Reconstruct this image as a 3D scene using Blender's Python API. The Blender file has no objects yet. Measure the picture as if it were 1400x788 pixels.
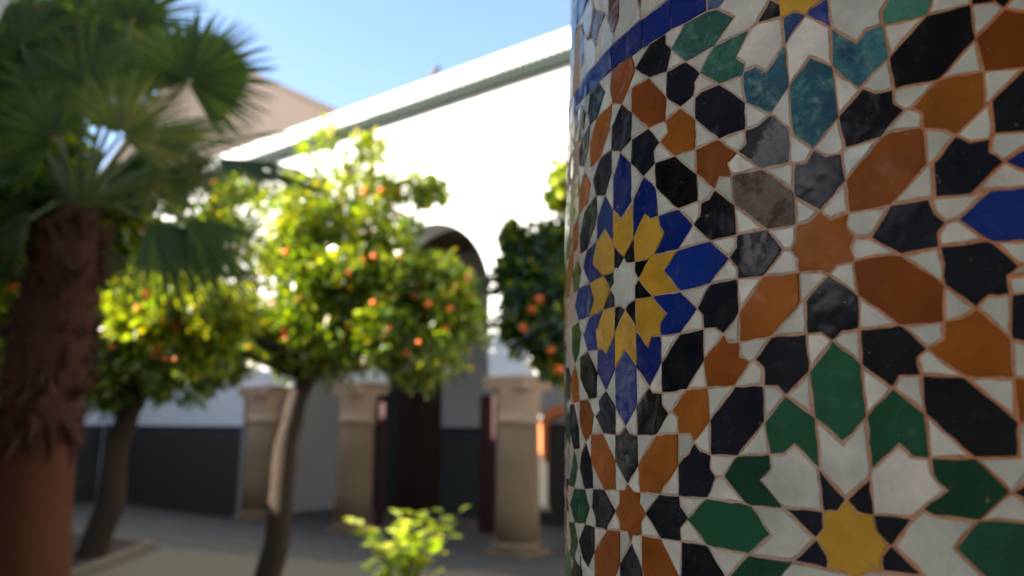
import bpy, bmesh, math, random
from mathutils import Vector, Matrix
from math import sin, cos, pi, radians as R_
random.seed(7)
S = bpy.context.scene
COLL = S.collection

# ------------------------------------------------------------------ camera
CAM_H = 1.5
FPX, PITCH, ROLL = 1046.28, 0.18215, 0.009993          # 1400 px wide photograph
COL_R, COL_D, COL_AL = 0.28, 0.28 * 2.16151, 0.550703  # tiled column: radius, distance, bearing
cam = bpy.data.cameras.new("camera"); cam_o = bpy.data.objects.new("camera", cam); COLL.objects.link(cam_o)
R0, U0, F0 = Vector((1, 0, 0)), Vector((0, -sin(PITCH), cos(PITCH))), Vector((0, cos(PITCH), sin(PITCH)))
RT = cos(ROLL) * R0 + sin(ROLL) * U0
UP = -sin(ROLL) * R0 + cos(ROLL) * U0
M = Matrix((RT, UP, -F0)).transposed().to_4x4(); M.translation = Vector((0, 0, CAM_H))
cam_o.matrix_world = M
cam.sensor_width = 36; cam.lens = 36 * FPX / 1400; cam.clip_start = 0.02; cam.clip_end = 500
cam.dof.use_dof = True; cam.dof.focus_distance = 0.385; cam.dof.aperture_fstop = 6.3; cam.dof.aperture_blades = 0
S.camera = cam_o

# ------------------------------------------------------------------ world, sun, exposure
SUN_EL = R_(30)
PHI = R_(52.5)
VV = Vector((-sin(PHI), cos(PHI), 0)); NV = Vector((-cos(PHI), -sin(PHI), 0))   # facade direction, facade normal
SH = (NV * cos(R_(40)) + VV * sin(R_(40))).normalized()
SUN = Vector((SH.x * cos(SUN_EL), SH.y * cos(SUN_EL), sin(SUN_EL)))
w = bpy.data.worlds.new("World"); S.world = w; w.use_nodes = True
nt = w.node_tree; bg = nt.nodes["Background"]; sky = nt.nodes.new("ShaderNodeTexSky")
sky.sky_type = 'NISHITA'; sky.sun_disc = False; sky.sun_elevation = SUN_EL
sky.sun_rotation = math.atan2(SH.x, SH.y); sky.altitude = 400; sky.air_density = 1.0; sky.dust_density = 0.9; sky.ozone_density = 1.0
nt.links.new(sky.outputs[0], bg.inputs[0]); bg.inputs[1].default_value = 0.085
sl = bpy.data.lights.new("sun", 'SUN'); sl.energy = 5.0; sl.angle = R_(0.5); sl.color = (1, 0.93, 0.82)
so = bpy.data.objects.new("sun", sl); COLL.objects.link(so); so.rotation_euler = SUN.to_track_quat('Z', 'Y').to_euler()
S.view_settings.view_transform = 'Standard'; S.view_settings.look = 'None'
S.view_settings.exposure = 2.38; S.view_settings.gamma = 1
S.cycles.use_denoising = True
S.cycles.max_bounces = 10; S.cycles.diffuse_bounces = 5; S.cycles.transparent_max_bounces = 12

def pix(px, py, Y):
    """world point seen at photo pixel px, py at forward distance Y"""
    x, y = (px - 700) / FPX, -(py - 394) / FPX
    d = RT * x + UP * y + F0
    return Vector((0, 0, CAM_H)) + d * (Y / d.y)
A0 = Vector((0.10, 9.81, 0))
def at_back(px, py, y=2.69):
    """local x, z on the plane local y=const of the far facade seen at a photo pixel"""
    xx, yy = (px - 700) / FPX, -(py - 394) / FPX
    d = RT * xx + UP * yy + F0; o = Vector((0, 0, CAM_H)) - A0; N = -NV
    t = (y - o.dot(N)) / d.dot(N); p = o + d * t
    return p.dot(-VV), p.z
def L(t, off, z):                     # courtyard frame: along the far facade, out from it, up
    return A0 + VV * t + NV * off + Vector((0, 0, z))

# ------------------------------------------------------------------ materials
class NT:
    def __init__(s, name):
        s.m = bpy.data.materials.new(name); s.m.use_nodes = True; s.t = s.m.node_tree
        s.b = s.t.nodes["Principled BSDF"]; s.out = s.t.nodes["Material Output"]
    def n(s, typ, **k):
        o = s.t.nodes.new(typ)
        for a, v in k.items():
            if a.startswith('i_'):
                key = a[2:]; key = int(key) if key.isdigit() else key.replace('_', ' ')
                o.inputs[key].default_value = v
            else: setattr(o, a, v)
        return o
    def l(s, a, b): s.t.links.new(a, b)
    def coord(s, kind='Object'): return s.n("ShaderNodeTexCoord").outputs[kind]
    def noise(s, scale, detail=4, rough=0.55, vec=None, dist=0.0):
        o = s.n("ShaderNodeTexNoise"); o.inputs['Scale'].default_value = scale; o.inputs['Detail'].default_value = detail
        o.inputs['Roughness'].default_value = rough; o.inputs['Distortion'].default_value = dist
        if vec is not None: s.l(vec, o.inputs['Vector'])
        return o.outputs['Fac']
    def ramp(s, fac, stops):
        o = s.n("ShaderNodeValToRGB"); e = o.color_ramp.elements
        while len(e) < len(stops): e.new(0.5)
        for k, (p, c) in enumerate(stops):
            e[k].position = p; e[k].color = c if len(c) == 4 else (*c, 1)
        s.l(fac, o.inputs[0]); return o.outputs[0]
    def mapr(s, fac, a, b, c, d):
        o = s.n("ShaderNodeMapRange"); s.l(fac, o.inputs[0])
        for i, v in enumerate((a, b, c, d)): o.inputs[i + 1].default_value = v
        return o.outputs[0]
    def mix(s, fac, a, b, mode='MIX'):
        o = s.n("ShaderNodeMix"); o.data_type = 'RGBA'; o.blend_type = mode
        for sock, v in ((o.inputs[0], fac), (o.inputs[6], a), (o.inputs[7], b)):
            if hasattr(v, 'links'): s.l(v, sock)
            elif isinstance(v, (tuple, list)): sock.default_value = v if len(v) == 4 else (*v, 1)
            else: sock.default_value = v if sock == o.inputs[0] else (v, v, v, 1)
        return o.outputs[2]
    def bump(s, h, strength, dist, normal=None):
        o = s.n("ShaderNodeBump"); o.inputs['Strength'].default_value = strength; o.inputs['Distance'].default_value = dist
        s.l(h, o.inputs['Height'])
        if normal is not None: s.l(normal, o.inputs['Normal'])
        s.l(o.outputs[0], s.b.inputs['Normal']); return o.outputs[0]
    def col(s, c):
        if hasattr(c, 'links'): s.l(c, s.b.inputs['Base Color'])
        else: s.b.inputs['Base Color'].default_value = (*c, 1)

def rough_mat(name, c1, c2, scale=6, rough=0.85, bump=0.3, bdist=0.01, spec=0.3):
    n = NT(name); co = n.coord()
    f = n.noise(scale, 6, 0.6, co); g = n.noise(scale * 9, 5, 0.6, co)
    n.col(n.mix(g, n.ramp(f, [(0.3, c1), (0.7, c2)]), n.ramp(f, [(0.35, c2), (0.65, c1)])))
    n.b.inputs['Roughness'].default_value = rough; n.b.inputs['Specular IOR Level'].default_value = spec
    n.bump(g, bump, bdist); return n.m

def tile_mat(name, dark, mid, light, rough=0.2, rough_glaze=0.0, spec=0.30, chips=0.60, half=False):
    """glazed zellige: colour varies tile to tile and within the glaze, pin holes and chips show the clay"""
    n = NT(name); co = n.coord(); oi = n.n("ShaderNodeObjectInfo")
    geo = n.n("ShaderNodeNewGeometry")
    add = n.n("ShaderNodeVectorMath"); add.operation = 'ADD'; n.l(co, add.inputs[0]); n.l(oi.outputs['Random'], add.inputs[1])
    v = add.outputs[0]
    isl = n.n("ShaderNodeMath"); isl.operation = 'ADD'; n.l(oi.outputs['Random'], isl.inputs[0]); n.l(geo.outputs['Random Per Island'], isl.inputs[1])
    fr = n.n("ShaderNodeMath"); fr.operation = 'FRACT'; n.l(isl.outputs[0], fr.inputs[0])
    f = n.noise(38, 4, 0.6, v); fine = n.noise(420, 5, 0.65, v)
    base = n.ramp(fr.outputs[0], [(0.0, dark), (0.5, mid), (1.0, light)])
    mott = n.ramp(f, [(0.2, (0.58, 0.58, 0.6)), (0.8, (1.38, 1.34, 1.3))])
    c = n.mix(1.0, base, mott, 'MULTIPLY')
    c = n.mix(n.mapr(fine, 0.35, 0.75, 0.0, 0.35), c, dark)
    pit = n.noise(900, 3, 0.5, v); pitm = n.mapr(pit, 0.70, 0.73, 0.0, 0.6)
    c = n.mix(pitm, c, (0.30, 0.17, 0.10))
    chip = n.noise(150, 5, 0.7, v, 0.6); chipm = n.mapr(chip, chips + 0.08, chips + 0.10, 0.0, 1.0)
    clay = n.ramp(fine, [(0.3, (0.36, 0.17, 0.09)), (0.7, (0.55, 0.33, 0.21))])
    c = n.mix(chipm, c, clay)
    n.col(c)
    r = n.mapr(n.noise(60, 5, 0.6, v), 0.3, 0.75, rough * 0.6, rough * 1.9)
    r2 = n.mix(chipm, r, 0.85); n.l(r2, n.b.inputs['Roughness'])
    n.b.inputs['Specular IOR Level'].default_value = spec
    # gentle waviness of the hand-poured glaze plus grain
    h = n.n("ShaderNodeMath"); h.operation = 'MULTIPLY'; n.l(n.noise(30, 3, 0.5, v), h.inputs[0]); h.inputs[1].default_value = 1.0
    b1 = n.bump(h.outputs[0], 0.6, 0.006)
    hf = n.noise(700, 4, 0.6, v)
    b2 = n.bump(hf, 0.10 + rough_glaze * 0.5, 0.0006, b1)
    if rough_glaze:
        g = n.noise(130, 9, 0.78, v, 0.35)
        n.bump(g, rough_glaze, 0.016, b2)
        c2 = n.mix(n.mapr(g, 0.48, 0.66, 0, 1), c, light); c3 = n.mix(n.mapr(n.noise(75, 6, .7, v), .50, .62, 0, .9), c2, dark); n.col(c3)
        if half:                      # glaze worn to silver on one half only
            dp = n.n("ShaderNodeVectorMath"); dp.operation = 'DOT_PRODUCT'; n.l(co, dp.inputs[0]); dp.inputs[1].default_value = (.894, 0, -.447)
            ad = n.n("ShaderNodeMath"); ad.operation = 'ADD'; n.l(dp.outputs['Value'], ad.inputs[0]); n.l(n.mapr(n.noise(300, 5, .7, co), .3, .7, -.0012, .0012), ad.inputs[1])
            n.col(n.mix(n.mapr(ad.outputs[0], -.9123, -.9112, 0, 1), (0.008, 0.012, 0.03), c3))
    return n.m

MT = {
 'K': tile_mat('black_glaze', (0.005, 0.005, 0.006), (0.008, 0.010, 0.016), (0.010, 0.014, 0.030), 0.18, spec=0.16),
 'O': tile_mat('ochre_glaze', (0.24, 0.060, 0.006), (0.33, 0.095, 0.009), (0.42, 0.14, 0.015), 0.34, spec=0.12, chips=0.60),
 'G': tile_mat('green_glaze', (0.003, 0.050, 0.022), (0.008, 0.085, 0.040), (0.016, 0.13, 0.065), 0.17, spec=0.2),
 'T': tile_mat('turquoise_glaze', (0.006, 0.13, 0.30), (0.03, 0.36, 0.50), (0.35, 0.75, 0.70), 0.12, 0.8, spec=0.8),
 'S': tile_mat('silvery_worn_glaze', (0.02, 0.03, 0.07), (0.18, 0.21, 0.26), (0.50, 0.55, 0.62), 0.13, 0.9, spec=1.0, half=True),
 'R': tile_mat('worn_brown_glaze', (0.10, 0.045, 0.025), (0.24, 0.12, 0.07), (0.55, 0.44, 0.34), 0.13, 0.9, spec=1.0),
 'C': tile_mat('pale_blue_worn_glaze', (0.02, 0.06, 0.22), (0.05, 0.12, 0.36), (0.22, 0.32, 0.52), 0.2, 0.6),
 'A': tile_mat('teal_glaze', (0.004, 0.10, 0.065), (0.012, 0.16, 0.11), (0.10, 0.34, 0.27), 0.14, 0.45, spec=0.5),
 'B': tile_mat('cobalt_glaze', (0.003, 0.016, 0.15), (0.004, 0.026, 0.23), (0.008, 0.045, 0.31), 0.2, spec=0.2),
 'Y': tile_mat('yellow_glaze', (0.55, 0.30, 0.025), (0.64, 0.37, 0.04), (0.72, 0.43, 0.045), 0.26, spec=0.2),
 'D': tile_mat('olive_glaze', (0.015, 0.025, 0.015), (0.03, 0.055, 0.03), (0.05, 0.08, 0.045), 0.18),
 'N': tile_mat('brown_glaze', (0.09, 0.035, 0.018), (0.12, 0.05, 0.028), (0.17, 0.08, 0.05), 0.2),
 'W': tile_mat('white_glaze', (0.53, 0.55, 0.48), (0.64, 0.65, 0.59), (0.72, 0.68, 0.61), 0.24, chips=0.62),
}
MT['w'] = MT['W']
def grout_material():
    n = NT('terracotta_grout'); co = n.coord()
    f = n.noise(26, 5, 0.6, co); g = n.noise(520, 6, 0.7, co)
    a = n.ramp(g, [(0.25, (0.34, 0.085, 0.02)), (0.45, (0.82, 0.27, 0.09)), (0.85, (0.90, 0.45, 0.22))])
    b = n.ramp(g, [(0.25, (0.50, 0.38, 0.29)), (0.75, (0.78, 0.68, 0.58))])
    sx = n.n("ShaderNodeSeparateXYZ"); n.l(co, sx.inputs[0])        # paler joints towards one side of the shaft
    k = n.mapr(sx.outputs[0], -0.12, -0.22, 0.0, 0.75)
    k2 = n.n("ShaderNodeMath"); k2.operation = 'ADD'; n.l(k, k2.inputs[0]); n.l(n.mapr(f, 0.52, 0.75, 0, 0.5), k2.inputs[1]); k2.use_clamp = True
    n.col(n.mix(k2.outputs[0], a, b)); n.b.inputs['Roughness'].default_value = 0.95
    n.bump(g, 0.8, 0.0025); return n.m
M_grout = grout_material()
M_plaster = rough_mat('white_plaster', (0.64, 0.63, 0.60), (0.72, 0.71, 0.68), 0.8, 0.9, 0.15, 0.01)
M_inner_shade = rough_mat('shade_toned_plaster', (0.36, 0.35, 0.33), (0.44, 0.43, 0.41), 1, 0.9, 0.1)  # white plaster darkened in colour to deepen the gallery shade
M_dado = rough_mat('dark_dado', (0.028, 0.025, 0.019), (0.042, 0.038, 0.030), 1.5, 0.6, 0.1)
M_dado2 = rough_mat('blue_dado_band', (0.015, 0.022, 0.035), (0.02, 0.03, 0.045), 2, 0.6, 0.1)
M_greend = rough_mat('grey_green_dado', (0.03, 0.036, 0.03), (0.045, 0.05, 0.042), 2, 0.6, 0.1)
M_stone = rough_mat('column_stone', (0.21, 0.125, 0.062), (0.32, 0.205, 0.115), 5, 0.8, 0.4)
M_stone_lit = rough_mat('sunlit_capital_stone', (0.42, 0.25, 0.14), (0.56, 0.38, 0.25), 9, 0.8, 0.5)  # lighter than the shaft stone: sun on the capitals painted in
M_wood = rough_mat('dark_door_wood', (0.025, 0.012, 0.008), (0.045, 0.020, 0.012), 7, 0.5, 0.3)
M_red = rough_mat('red_brown_wood', (0.03, 0.007, 0.006), (0.045, 0.010, 0.008), 4, 0.6, 0.2)
M_sun_patch = rough_mat('sun_patch_orange', (0.62, 0.17, 0.05), (0.75, 0.24, 0.08), 3, 0.7, 0.1)  # sunlight on the wall given as orange colour
M_pale = rough_mat('pale_door_paint', (0.36, 0.35, 0.33), (0.46, 0.45, 0.42), 2, 0.6, 0.1)
M_gtile = rough_mat('green_roof_glaze', (0.010, 0.018, 0.013), (0.026, 0.036, 0.028), 14, 0.7, 0.3, spec=0.1)
M_rooft = rough_mat('clay_roof_tile', (0.045, 0.031, 0.024), (0.085, 0.060, 0.046), 3, 0.85, 0.4)
M_pave = rough_mat('grey_paving', (0.070, 0.064, 0.052), (0.115, 0.105, 0.088), 3, 0.7, 0.3)
M_marble = rough_mat('pale_marble', (0.28, 0.26, 0.22), (0.38, 0.35, 0.30), 2, 0.4, 0.05)
M_joint = rough_mat('paving_mortar', (0.08, 0.08, 0.075), (0.12, 0.12, 0.11), 5, 0.9, 0.3)
M_path = rough_mat('sandy_concrete', (0.14, 0.12, 0.075), (0.19, 0.165, 0.105), 4, 0.85, 0.3)
M_soil = rough_mat('planter_soil', (0.035, 0.022, 0.015), (0.06, 0.04, 0.028), 12, 0.95, 0.6, 0.03)
M_bark = rough_mat('citrus_bark', (0.022, 0.013, 0.008), (0.065, 0.042, 0.026), 12, 0.9, 0.7, 0.02)
M_palmbark = rough_mat('palm_fibre', (0.030, 0.008, 0.003), (0.12, 0.038, 0.014), 14, 0.95, 0.9, 0.03)
M_palmbase = rough_mat('smooth_palm_bark', (0.065, 0.014, 0.003), (0.16, 0.045, 0.010), 9, 0.9, 0.9, 0.03)
M_ceil = rough_mat('gallery_timber', (0.10, 0.06, 0.035), (0.16, 0.10, 0.06), 4, 0.7, 0.3)
M_fruit = rough_mat('orange_peel', (0.75, 0.11, 0.008), (0.82, 0.20, 0.012), 20, 0.45, 0.2, 0.002, 0.5)
M_bird = rough_mat('bird_feathers', (0.05, 0.05, 0.055), (0.10, 0.10, 0.11), 30, 0.8, 0.2)
M_petiole = rough_mat('palm_petiole', (0.05, 0.07, 0.012), (0.10, 0.12, 0.022), 10, 0.5, 0.2)

def leaf_mat(name, cols, trans=0.3, rough=0.3):
    n = NT(name); geo = n.n("ShaderNodeNewGeometry")
    c = n.ramp(geo.outputs['Random Per Island'], [(k / (len(cols) - 1), x) for k, x in enumerate(cols)])
    n.col(c); n.b.inputs['Roughness'].default_value = rough; n.b.inputs['Specular IOR Level'].default_value = 0.3 if rough > .5 else 0.55
    tr = n.n("ShaderNodeBsdfTranslucent"); c2 = n.mix(1.0, c, (1.7, 1.9, 0.5), 'MULTIPLY'); n.l(c2, tr.inputs[0])
    mx = n.n("ShaderNodeMixShader"); mx.inputs[0].default_value = trans
    n.l(n.b.outputs[0], mx.inputs[1]); n.l(tr.outputs[0], mx.inputs[2]); n.l(mx.outputs[0], n.out.inputs['Surface'])
    return n.m
M_leaf = leaf_mat('citrus_leaf', [(0.022, 0.055, 0.005), (0.05, 0.11, 0.008), (0.11, 0.17, 0.010), (0.22, 0.23, 0.012), (0.03, 0.07, 0.008)])
M_leaf_lit = leaf_mat('yellow_sunlit_citrus_leaf', [(0.24, 0.29, 0.015), (0.42, 0.42, 0.02), (0.12, 0.20, 0.015), (0.52, 0.38, 0.02)], 0.4)  # yellowish leaves whose bright colour also paints sun on the crowns
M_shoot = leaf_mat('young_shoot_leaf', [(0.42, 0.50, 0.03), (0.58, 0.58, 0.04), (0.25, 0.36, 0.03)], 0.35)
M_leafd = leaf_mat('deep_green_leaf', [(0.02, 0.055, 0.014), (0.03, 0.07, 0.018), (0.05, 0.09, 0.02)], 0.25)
M_palm = leaf_mat('palm_leaf', [(0.018, 0.040, 0.005), (0.034, 0.062, 0.006), (0.075, 0.10, 0.008)], 0.35, 0.6)
M_palm_lit = leaf_mat('sunlit_palm_leaf', [(0.06, 0.09, 0.012), (0.13, 0.14, 0.02), (0.035, 0.07, 0.012), (0.22, 0.17, 0.03)], 0.3, 0.6)  # brighter colour stands in for sun on some fronds

# ------------------------------------------------------------------ helpers
def link(name, me, mat=None, parent=None, loc=None):
    o = bpy.data.objects.new(name, me); COLL.objects.link(o)
    if mat and me and not me.materials: me.materials.append(mat)
    if parent: o.parent = parent
    if loc is not None: o.location = loc
    return o
def thing(name, label, cat, loc=(0, 0, 0), rz=0, group=None):
    o = bpy.data.objects.new(name, None); COLL.objects.link(o); o.location = loc; o.rotation_euler = (0, 0, rz)
    o.empty_display_size = 0.2; o['label'] = label; o['category'] = cat
    if group: o['group'] = group
    return o
def mesh(name, vs, fs, smooth=False):
    me = bpy.data.meshes.new(name); me.from_pydata([tuple(v) for v in vs], [], fs); me.update()
    if smooth:
        for p in me.polygons: p.use_smooth = True
    return me
class MB:
    def __init__(s): s.v = []; s.f = []
    def add(s, vs, fs):
        k = len(s.v); s.v += [Vector(v) for v in vs]; s.f += [tuple(i + k for i in f) for f in fs]
    def box(s, x0, x1, y0, y1, z0, z1):
        s.add([(x0,y0,z0),(x1,y0,z0),(x1,y1,z0),(x0,y1,z0),(x0,y0,z1),(x1,y0,z1),(x1,y1,z1),(x0,y1,z1)],
              [(0,3,2,1),(4,5,6,7),(0,1,5,4),(1,2,6,5),(2,3,7,6),(3,0,4,7)])
    def tube(s, pts, rad, n=10, cap=True, wob=0):
        pts = [Vector(p) for p in pts]; rings = []
        for k, p in enumerate(pts):
            d = (pts[min(k + 1, len(pts) - 1)] - pts[max(k - 1, 0)]).normalized()
            u = d.cross(Vector((0.3, 0.95, 0.1))).normalized(); v = d.cross(u)
            rings.append([p + (u * cos(2*pi*i/n) + v * sin(2*pi*i/n)) * rad[k] * (1 + random.uniform(-wob, wob)) for i in range(n)])
        k0 = len(s.v)
        for r in rings: s.v += r
        for k in range(len(pts) - 1):
            for i in range(n):
                j = (i + 1) % n; s.f.append((k0+k*n+i, k0+(k+1)*n+i, k0+(k+1)*n+j, k0+k*n+j))
        if cap:
            s.f.append(tuple(k0 + i for i in range(n))); s.f.append(tuple(k0 + (len(pts)-1)*n + n-1-i for i in range(n)))
    def lathe(s, prof, n=32, cx=0, cy=0):
        k0 = len(s.v)
        for r, z in prof: s.v += [Vector((cx + r*cos(2*pi*i/n), cy + r*sin(2*pi*i/n), z)) for i in range(n)]
        for k in range(len(prof) - 1):
            for i in range(n):
                j = (i + 1) % n; s.f.append((k0+k*n+i, k0+k*n+j, k0+(k+1)*n+j, k0+(k+1)*n+i))
        s.f.append(tuple(k0 + n-1-i for i in range(n))); s.f.append(tuple(k0 + (len(prof)-1)*n + i for i in range(n)))
    def out(s, name, mat, parent=None, smooth=False, loc=None):
        return link(name, mesh(name, s.v, s.f, smooth), mat, parent, loc)

# ------------------------------------------------------------------ ground
def structure(o): o['kind'] = 'structure'; return o
g = MB(); g.add([(-150,-150,-.02),(150,-150,-.02),(150,150,-.02),(-150,150,-.02)], [(0,1,2,3)])
structure(g.out('ground', M_joint))
FRZ = math.atan2(-VV.y, -VV.x)                       # local x runs right along the far facade, y away from us
frame_loc = A0.copy()
pv = bpy.data.objects.new('paving', None); COLL.objects.link(pv); pv.location = frame_loc; pv.rotation_euler = (0, 0, FRZ); pv['kind'] = 'structure'
slab_meshes = []
for k in range(6):
    b = MB(); a = 0.205; j = lambda: random.uniform(-.006, .006)
    x0, x1, y0, y1, z = -a + j(), a + j(), -a + j(), a + j(), random.uniform(-.003, .003)
    b.add([(x0,y0,-.02),(x1,y0,-.02),(x1,y1,-.02),(x0,y1,-.02),(x0+.006,y0+.006,z),(x1-.006,y0+.006,z),(x1-.006,y1-.006,z),(x0+.006,y1-.006,z)],
          [(4,5,6,7),(0,1,5,4),(1,2,6,5),(2,3,7,6),(3,0,4,7)])
    me = mesh('paving_stone', b.v, b.f); me.materials.append(M_pave); slab_meshes.append(me)
ns = 0; far = MB()
for iy in range(0, 20):
    for ix in range(-26, 12):
        x = ix * 0.42 + (0.21 if iy % 2 else 0); y = -0.30 - iy * 0.42 + 2.52
        if y > 2.3 and False: continue
        wpt = A0 - VV * x - NV * y
        az = math.atan2(wpt.x, wpt.y); 
        vis = -R_(32) < az < R_(5) and wpt.y > 7.2
        if vis and ns < 290 and y < 0.6:
            o = link('paving_stone', random.choice(slab_meshes), None, pv, (x, y, 0.0)); ns += 1
        else:
            far.box(x-.203, x+.203, y-.203, y+.203, -.02, random.uniform(-.003, .003))
o = far.out('paving_stone', M_pave, pv); o['kind'] = 'stuff'
# sandy path and soil bed (edges traced on the ground plane)
def on_ground(px, py, z=0.0):
    x, y = (px - 700) / FPX, -(py - 394) / FPX
    d = RT * x + UP * y + F0; t = (z - CAM_H) / d.z
    return Vector((0, 0, CAM_H)) + d * t
b = MB(); P1, P2, P3 = on_ground(222, 750, .008), on_ground(700, 786, .008), on_ground(110, 794, .008)
P4 = P3 + (P3 - P1) * 1.1; P5 = P2 + Vector((1.2, -4.5, 0))
b.add([P1, P4, P5, P2], [(0,1,2,3)]); structure(b.out('path', M_path))
b = MB(); Q = [on_ground(205, 748, .03), on_ground(120, 782, .03), on_ground(60, 800, .03), on_ground(-120, 790, .03), on_ground(-60, 738, .03), on_ground(110, 736, .03)]
Q2 = [q + Vector((random.uniform(-.02, .02), 0, .05)) * 1 for q in Q]; ctr = sum(Q2, Vector()) / 6 + Vector((0, 0, .05))
b.add(Q2 + [ctr], [(i, (i+1) % 6, 6) for i in range(6)]); structure(b.out('soil', M_soil))
kb = thing('bed_kerb', 'low concrete kerb edging the dark soil bed left of the path', 'kerb')
for i in range(6):
    b = MB(); a_, c_ = Q[i], Q[(i+1) % 6]; d = (c_ - a_); nrm = Vector((d.y, -d.x, 0)).normalized() * .05
    lo, hi = Vector((0,0,-.05)), Vector((0,0,.07)); e = d.normalized() * .003
    a_, c_ = a_ + e, c_ - e
    b.add([a_-nrm+lo, c_-nrm+lo, c_+nrm+lo, a_+nrm+lo, a_-nrm+hi, c_-nrm+hi, c_+nrm+hi, a_+nrm+hi],
          [(0,3,2,1),(4,5,6,7),(0,1,5,4),(1,2,6,5),(2,3,7,6),(3,0,4,7)])
    b.out('kerb_stone', M_path, kb)

# ------------------------------------------------------------------ far facade
fac = thing('riad_building', 'long white plastered riad building with arcade, green tiled cornice and dark dado across the courtyard', 'building', frame_loc, FRZ)
bx = lambda px, y=-.22: -at_back(px, 560, y)[0]
T2, T3 = bx(489, 0), bx(362, 0)
BAYS = [(-0.44, -2.45), (bx(667), T2 - .44), (T2 + .44, T3 - .44)]     # openings along t (right to left)
TW = T3 + .42
def wall_with_arches(bays, t_lo, t_hi, z_pier, spring, top, y0, y1, arch_h=None):
    """one wall slab in the local frame (x = -t) with arched openings cut from below"""
    out = []; bays = sorted([tuple(sorted((-a, -b))) for a, b in bays]); x = -t_hi
    pts = [(-t_hi, z_pier)]
    for a, b in bays:
        r = (b - a) / 2; h = arch_h or r
        pts.append((a, z_pier)); pts.append((a, spring))
        for k in range(1, 24):
            th = pi - pi * k / 24; pts.append(((a+b)/2 + r*cos(th), spring + h*sin(th)))
        pts.append((b, spring)); pts.append((b, z_pier))
    pts.append((-t_lo, z_pier)); pts.append((-t_lo, top)); pts.append((-t_hi, top))
    n = len(pts); vs = [(p[0], y0, p[1]) for p in pts] + [(p[0], y1, p[1]) for p in pts]
    fs = [tuple(range(n)), tuple(range(2*n-1, n-1, -1))] + [((i+1) % n, i, i+n, (i+1) % n + n) for i in range(n)]
    b = MB(); b.add(vs, fs); return b
wall_with_arches(BAYS, -4.2, TW, 2.15, 3.22, 6.05, -.22, .22).out('arcade_wall', M_plaster, fac)
b = MB(); b.box(-15, -TW-.003, -.22, .22, 0, 6.05); b.out('solid_wall', M_plaster, fac)
b = MB(); b.box(4.203, 9, -.22, .22, 0, 6.05); b.out('solid_wall', M_plaster, fac)
b = MB(); b.box(-TW-.002, -T3-.27, -.22, .22, 0, 2.146); b.out('solid_wall', M_plaster, fac)
b = MB(); b.box(-15, -T3-.275, -.245, -.2205, 0, 1.36); b.out('dado', M_dado, fac)
b = MB(); b.box(-15, -T3-.275, -.25, -.2205, 1.363, 1.5); b.out('dado', M_dado2, fac)
b = MB(); b.box(-15, 9, -.22, .3, 6.053, 6.08); b.out('cornice_ledge', M_plaster, fac)
b = MB(); b.box(-15, 9, -.245, -.2205, 5.90, 5.93); b.out('cornice_ledge', M_plaster, fac)
b = MB(); b.box(-15, 9, -.20, .3, 6.083, 6.44); b.out('parapet', M_plaster, fac)
b = MB(); b.box(-15, 9, -.205, .32, 6.443, 6.585); b.out('parapet_coping', M_plaster, fac)
# green half-round eave tiles, one by one
tb = MB(); seg = 8; p0, p1 = [], []
for i in range(seg + 1):
    a = pi * i / seg; p0.append((-.046*cos(a), -.31, 6.085 + .055*sin(a))); p1.append((-.038*cos(a), -.203, 6.31 + .045*sin(a)))
tb.add(p0 + p1, [(i, i+1, seg+2+i, seg+1+i) for i in range(seg)] + [tuple(range(seg, -1, -1))])
tile_me = mesh('roof_tile', tb.v, tb.f); tile_me.materials.append(M_gtile)
b = MB(); b.add([(-15,-.30,6.086),(9,-.30,6.086),(9,-.203,6.315),(-15,-.203,6.315),(-15,-.222,6.083),(9,-.222,6.083)], [(0,1,2,3),(4,5,1,0)])
b.out('roof_underlay', M_gtile, fac)
restt = MB(); nt_ = 0; x = 1.5
while x > -14.9:
    if nt_ < 120: 
        o = link('roof_tile', tile_me, None, fac, (x, 0, random.uniform(-.004, .004))); nt_ += 1
    else: restt.add([v + Vector((x, 0, 0)) for v in tb.v], tb.f)
    x -= 0.112
x = 1.612
while x < 8.9: restt.add([v + Vector((x, 0, 0)) for v in tb.v], tb.f); x += .112
o = restt.out('roof_tile', M_gtile, fac); o['kind'] = 'stuff'
# gallery behind the arches
b = MB(); b.box(-TW, 9, 2.70, 2.9, 0, 5.2); b.out('gallery_wall', M_inner_shade, fac)
b = MB(); b.box(-TW-.2, -TW-.003, .223, 2.9, 0, 5.2); b.out('gallery_wall', M_inner_shade, fac)
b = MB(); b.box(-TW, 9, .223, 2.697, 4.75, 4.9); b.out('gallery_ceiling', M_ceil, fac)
def panel(name, xa, xb, z0, z1, mat, y=2.70, th=.03, parent=fac):
    b = MB(); b.box(min(xa, xb), max(xa, xb), y - th, y - .003, z0, z1); return b.out(name, mat, parent)
xs = lambda px: at_back(px, 640)[0]
panel('dado', xs(602), xs(672), 0, 1.38, M_greend); panel('dado', xs(602), xs(672), 1.383, 1.52, M_dado2, th=.035)
panel('dado', xs(508), xs(545), 0, 3.2, M_greend)
panel('dado', xs(386), xs(414), 0, 1.5, M_dado); panel('dado', xs(463), xs(507), 0, 1.5, M_dado)
panel('dado', xs(690), xs(900), 0, 1.5, M_dado)
dr = panel('door', xs(546), xs(601), 0, 2.55, M_wood, th=.08)
xa, xb = xs(546), xs(601); wd = abs(xb - xa)
for k in range(3):
    for q in range(2):
        x0 = min(xa, xb) + wd * (.08 + .47 * q)
        b = MB(); b.box(x0, x0 + wd * .37, 2.605, 2.6195, .15 + .8*k, .8 + .8*k); b.out('door_panel', M_wood, dr)
dr = panel('door', xs(416), xs(462), .02, 2.6, M_pale, th=.08)
xa, xb = xs(416), xs(462); wd = abs(xb - xa)
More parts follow.
